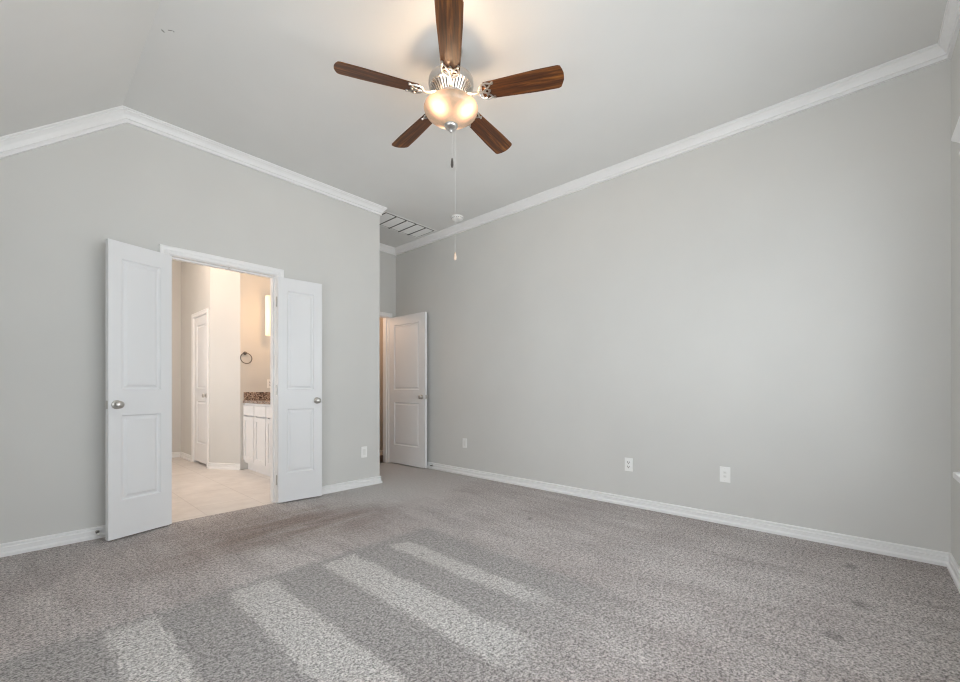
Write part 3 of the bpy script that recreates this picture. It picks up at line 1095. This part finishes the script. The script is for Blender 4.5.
link('test_button', bm, M_GRILLE, sd, True)

# ------------------------------------------------------------------ outlets and plates


def plate_root(name, label, cat, loc, rz, group=None):
    r = empty(name, loc, rz)
    prop(r, label, cat, group)
    bm = bmesh.new()
    box(bm, (-0.036, -0.006, -0.059), (0.036, 0.0, 0.059), bevel=0.0025)
    link('cover_plate', bm, M_PLATE, r)
    return r


def screw(parent, z):
    bm = bmesh.new()
    lathe(bm, [(0, 0.0012), (0.003, 0.0008), (0.0034, -0.001)], 10, (0, -0.0062, z), M=Matrix.Rotation(math.radians(90), 4, 'X'))
    link('screw', bm, M_GRILLE, parent, True)


def duplex(label, loc, rz):
    r = plate_root('outlet', label, 'outlet', loc, rz)
    for s in (-1, 1):
        bm = bmesh.new()
        box(bm, (-0.017, -0.0085, s * 0.0195 - 0.0145), (0.017, -0.005, s * 0.0195 + 0.0145), bevel=0.0018)
        rc = link('receptacle', bm, M_PLATE, r)
        bm = bmesh.new()
        box(bm, (-0.0105, -0.0089, s * 0.0195 - 0.003), (-0.006, -0.0083, s * 0.0195 + 0.009))
        box(bm, (0.006, -0.0089, s * 0.0195 - 0.002), (0.0105, -0.0083, s * 0.0195 + 0.008))
        lathe(bm, [(0, 0.0003), (0.0045, 0.0003), (0.0045, -0.0003)], 10, (0, -0.0085, s * 0.0195 - 0.008), M=Matrix.Rotation(math.radians(90), 4, 'X'))
        link('slot', bm, M_DARK, rc)
    screw(r, 0)
    return r


def decora(label, loc, rz, kind='outlet'):
    r = plate_root('outlet', label, kind, loc, rz)
    bm = bmesh.new()
    box(bm, (-0.0165, -0.0085, -0.033), (0.0165, -0.005, 0.033), bevel=0.0012)
    link('rocker_insert', bm, M_GRILLE, r)
    for z in (-0.046, 0.046):
        screw(r, z)
    return r


def jack(label, loc, rz):
    r = plate_root('jack_plate', label, 'wall plate', loc, rz)
    for z in (-0.014, 0.016):
        bm = bmesh.new()
        box(bm, (-0.011, -0.0075, z - 0.009), (0.011, -0.005, z + 0.009), bevel=0.001)
        j = link('jack', bm, M_GRILLE, r)
        bm = bmesh.new()
        box(bm, (-0.005, -0.0079, z - 0.004), (0.005, -0.0072, z + 0.004))
        link('port', bm, plain('port_grey', (0.74, 0.74, 0.72)) if 'port_grey' not in bpy.data.materials else bpy.data.materials['port_grey'], j)
    for z in (-0.046, 0.046):
        screw(r, z)
    return r


RE = math.radians(-90)      # plates on the east wall face -x (local -y -> world -x)
decora('small white outlet low on the long wall, nearest the open entry door', (XE, 3.545, 0.385), RE)
duplex('white two-socket outlet low on the middle of the long wall', (XE, 1.512, 0.367), RE)
jack('larger blank-looking white jack plate low on the long wall near the window end', (XE, 0.757, 0.38), RE)
decora('small white outlet low on the short wall right of the double doors', (2.492, YN, 0.365), 0)

# ------------------------------------------------------------------ spring door stops


def door_stop(label, loc, rz):
    r = empty('door_stop', loc, rz)
    prop(r, label, 'door stop')
    R = Matrix.Rotation(math.radians(90), 4, 'X')
    bm = bmesh.new()
    lathe(bm, [(0, 0), (0.013, 0), (0.012, 0.004), (0.007, 0.008), (0, 0.008)], 14, M=R)
    link('base_flange', bm, M_NICKEL, r, True)
    bm = bmesh.new()
    pts = []
    for i in range(121):
        t = i / 120
        a = t * 2 * math.pi * 12
        rr = 0.0065 - 0.0015 * t
        pts.append((rr * math.cos(a), -0.006 - t * 0.052, rr * math.sin(a)))
    tube(bm, pts, 0.0012, 5)
    link('spring', bm, M_DARKNICKEL, r, True)
    bm = bmesh.new()
    lathe(bm, [(0, 0.056), (0.008, 0.056), (0.009, 0.062), (0.009, 0.070), (0.006, 0.074), (0, 0.074)], 14, M=R)
    link('rubber_tip', bm, M_RUBBER, r, True)
    return r


door_stop('spring door stop on the baseboard behind the left door leaf', (0.372, YN - 0.0135, 0.045), 0)
door_stop('spring door stop on the baseboard behind the open entry door', (XE - 0.0135, 4.12, 0.045), RE)

# ------------------------------------------------------------------ bathroom fittings
VFX, VY_0 = 1.984, 4.12         # vanity front face x, near end y
van = empty('vanity_cabinet', ((VFX + BXV) / 2, (VY_0 + BYE) / 2, 0))
prop(van, 'white bathroom vanity cabinet under the granite counter', 'cabinet')
ox, oy = van.location.x, van.location.y


def vb(bm, lo, hi, **k):
    return box(bm, (lo[0] - ox, lo[1] - oy, lo[2]), (hi[0] - ox, hi[1] - oy, hi[2]), **k)


bm = bmesh.new()
vb(bm, (VFX + 0.018, VY_0, 0.09), (BXV - 0.003, BYE - 0.004, 0.862))
vb(bm, (VFX + 0.040, VY_0, -0.004), (BXV - 0.003, BYE - 0.004, 0.084))
link('body', bm, M_DOOR, van)
bm = bmesh.new()
ff = 0.036
vb(bm, (VFX, VY_0, 0.09), (VFX + 0.018, BYE - 0.004, 0.125))
vb(bm, (VFX, VY_0, 0.835), (VFX + 0.018, BYE - 0.004, 0.862))
ys = [BYE - 0.004]
wid = 0.37
while ys[-1] - wid > VY_0 + 0.1:
    ys.append(ys[-1] - wid)
ys.append(VY_0)
for y in ys:
    vb(bm, (VFX, max(y - ff / 2, VY_0), 0.125), (VFX + 0.018, min(y + ff / 2, BYE - 0.004), 0.835))
link('face_frame', bm, M_DOOR, van)


def shaker(name, y0, y1, z0, z1, panel=True):
    bm = bmesh.new()
    x0 = VFX - 0.018
    if panel:
        s = 0.05
        vb(bm, (x0, y0, z0), (VFX - 0.001, y0 + s, z1))
        vb(bm, (x0, y1 - s, z0), (VFX - 0.001, y1, z1))
        vb(bm, (x0, y0 + s, z0), (VFX - 0.001, y1 - s, z0 + s))
        vb(bm, (x0, y0 + s, z1 - s), (VFX - 0.001, y1 - s, z1))
        vb(bm, (x0 + 0.010, y0 + s, z0 + s), (VFX - 0.001, y1 - s, z1 - s))
    else:
        vb(bm, (x0, y0, z0), (VFX - 0.001, y1, z1), bevel=0.004)
    link(name, bm, M_DOOR, van)


for y1, y0 in zip(ys, ys[1:]):
    shaker('drawer', y0 + 0.012, y1 - 0.012, 0.705, 0.832, False)
    shaker('door', y0 + 0.012, y1 - 0.012, 0.128, 0.690)

ct = empty('granite_countertop', ((VFX + BXV) / 2, (VY_0 + BYE) / 2, 0.862))
prop(ct, 'speckled brown granite vanity counter with splash against the towel-ring wall', 'countertop')
bm = bmesh.new()
box(bm, (VFX - 0.022 - ox, VY_0 - oy, 0), (BXV - 0.002 - ox, BYE - 0.002 - oy, 0.036), bevel=0.004)
link('slab', bm, M_GRANITE, ct)
bm = bmesh.new()
box(bm, (VFX - 0.012 - ox, BYE - 0.022 - oy, 0.0365), (BXV - 0.002 - ox, BYE - 0.002 - oy, 0.140), bevel=0.002)
link('side_splash', bm, M_GRANITE, ct)
bm = bmesh.new()
box(bm, (BXV - 0.022 - ox, VY_0 - oy, 0.0365), (BXV - 0.002 - ox, BYE - 0.0225 - oy, 0.140), bevel=0.002)
link('back_splash', bm, M_GRANITE, ct)

tr = empty('towel_ring', (1.990, BYE, 1.510))
prop(tr, 'round metal towel ring on the warm-lit bathroom wall above the counter', 'towel ring')
bm = bmesh.new()
R = Matrix.Rotation(math.radians(90), 4, 'X')
lathe(bm, [(0, 0), (0.022, 0), (0.022, 0.005), (0.012, 0.012), (0.009, 0.035), (0.013, 0.040), (0.013, 0.052), (0, 0.056)], 20, M=R)
link('mount', bm, M_DARKNICKEL, tr, True)
bm = bmesh.new()
tube(bm, [(0.068 * math.sin(2 * math.pi * i / 40), -0.046 + 0.01 * math.cos(2 * math.pi * i / 40), -0.068 + 0.068 * math.cos(2 * math.pi * i / 40)) for i in range(40)], 0.006, 8, closed=True)
link('ring', bm, M_DARKNICKEL, tr, True)

duplex('white outlet above the granite splash in the bathroom', (2.30, BYE, 1.115), 0)

# tall frosted vanity light on the mirror wall
vl = empty('vanity_light', (BXV, 5.72, 2.0))
prop(vl, 'glowing frosted vanity light at the edge of the bathroom doorway view', 'lamp')
bm = bmesh.new()
box(bm, (-0.022, -0.05, -0.08), (-0.001, 0.05, 0.08), bevel=0.004)
tube(bm, [(-0.02, 0, 0), (-0.25, 0, 0)], 0.008, 10)
link('back_plate', bm, M_NICKEL, vl, True)
m, nt, b = new_mat('frosted_shade')
b.inputs['Base Color'].default_value = (0.9, 0.85, 0.75, 1)
b.inputs['Emission Color'].default_value = (1.0, 0.66, 0.28, 1)
b.inputs['Emission Strength'].default_value = 0.65
bm = bmesh.new()
lathe(bm, [(0.0, -0.26), (0.031, -0.26), (0.036, -0.245), (0.036, 0.245), (0.031, 0.262), (0, 0.262)], 24, (-0.25, 0, 0))
link('lamp_shade', bm, m, vl, True)


def point(name, loc, e, col, r=0.1):
    l = bpy.data.lights.new(name, 'POINT')
    l.energy = e
    l.color = col
    l.shadow_soft_size = r
    o = bpy.data.objects.new(name, l)
    o.location = loc
    COL.objects.link(o)


point('vanity_lamp_light', (2.12, 5.25, 2.0), 15.0, (1.0, 0.58, 0.30), 0.1)
point('bathroom_ceiling_light', (0.9, 5.9, 2.75), 30.0, (1.0, 0.76, 0.58), 0.15)
point('hall_fill', (2.95, 5.34, 2.12), 9.5, (1.0, 0.66, 0.45), 0.12)  # unseen lamp, added to brighten the open entry door in the alcove
point('hall_end_light', (4.6, 5.3, 2.3), 7.0, (1.0, 0.48, 0.22), 0.1)
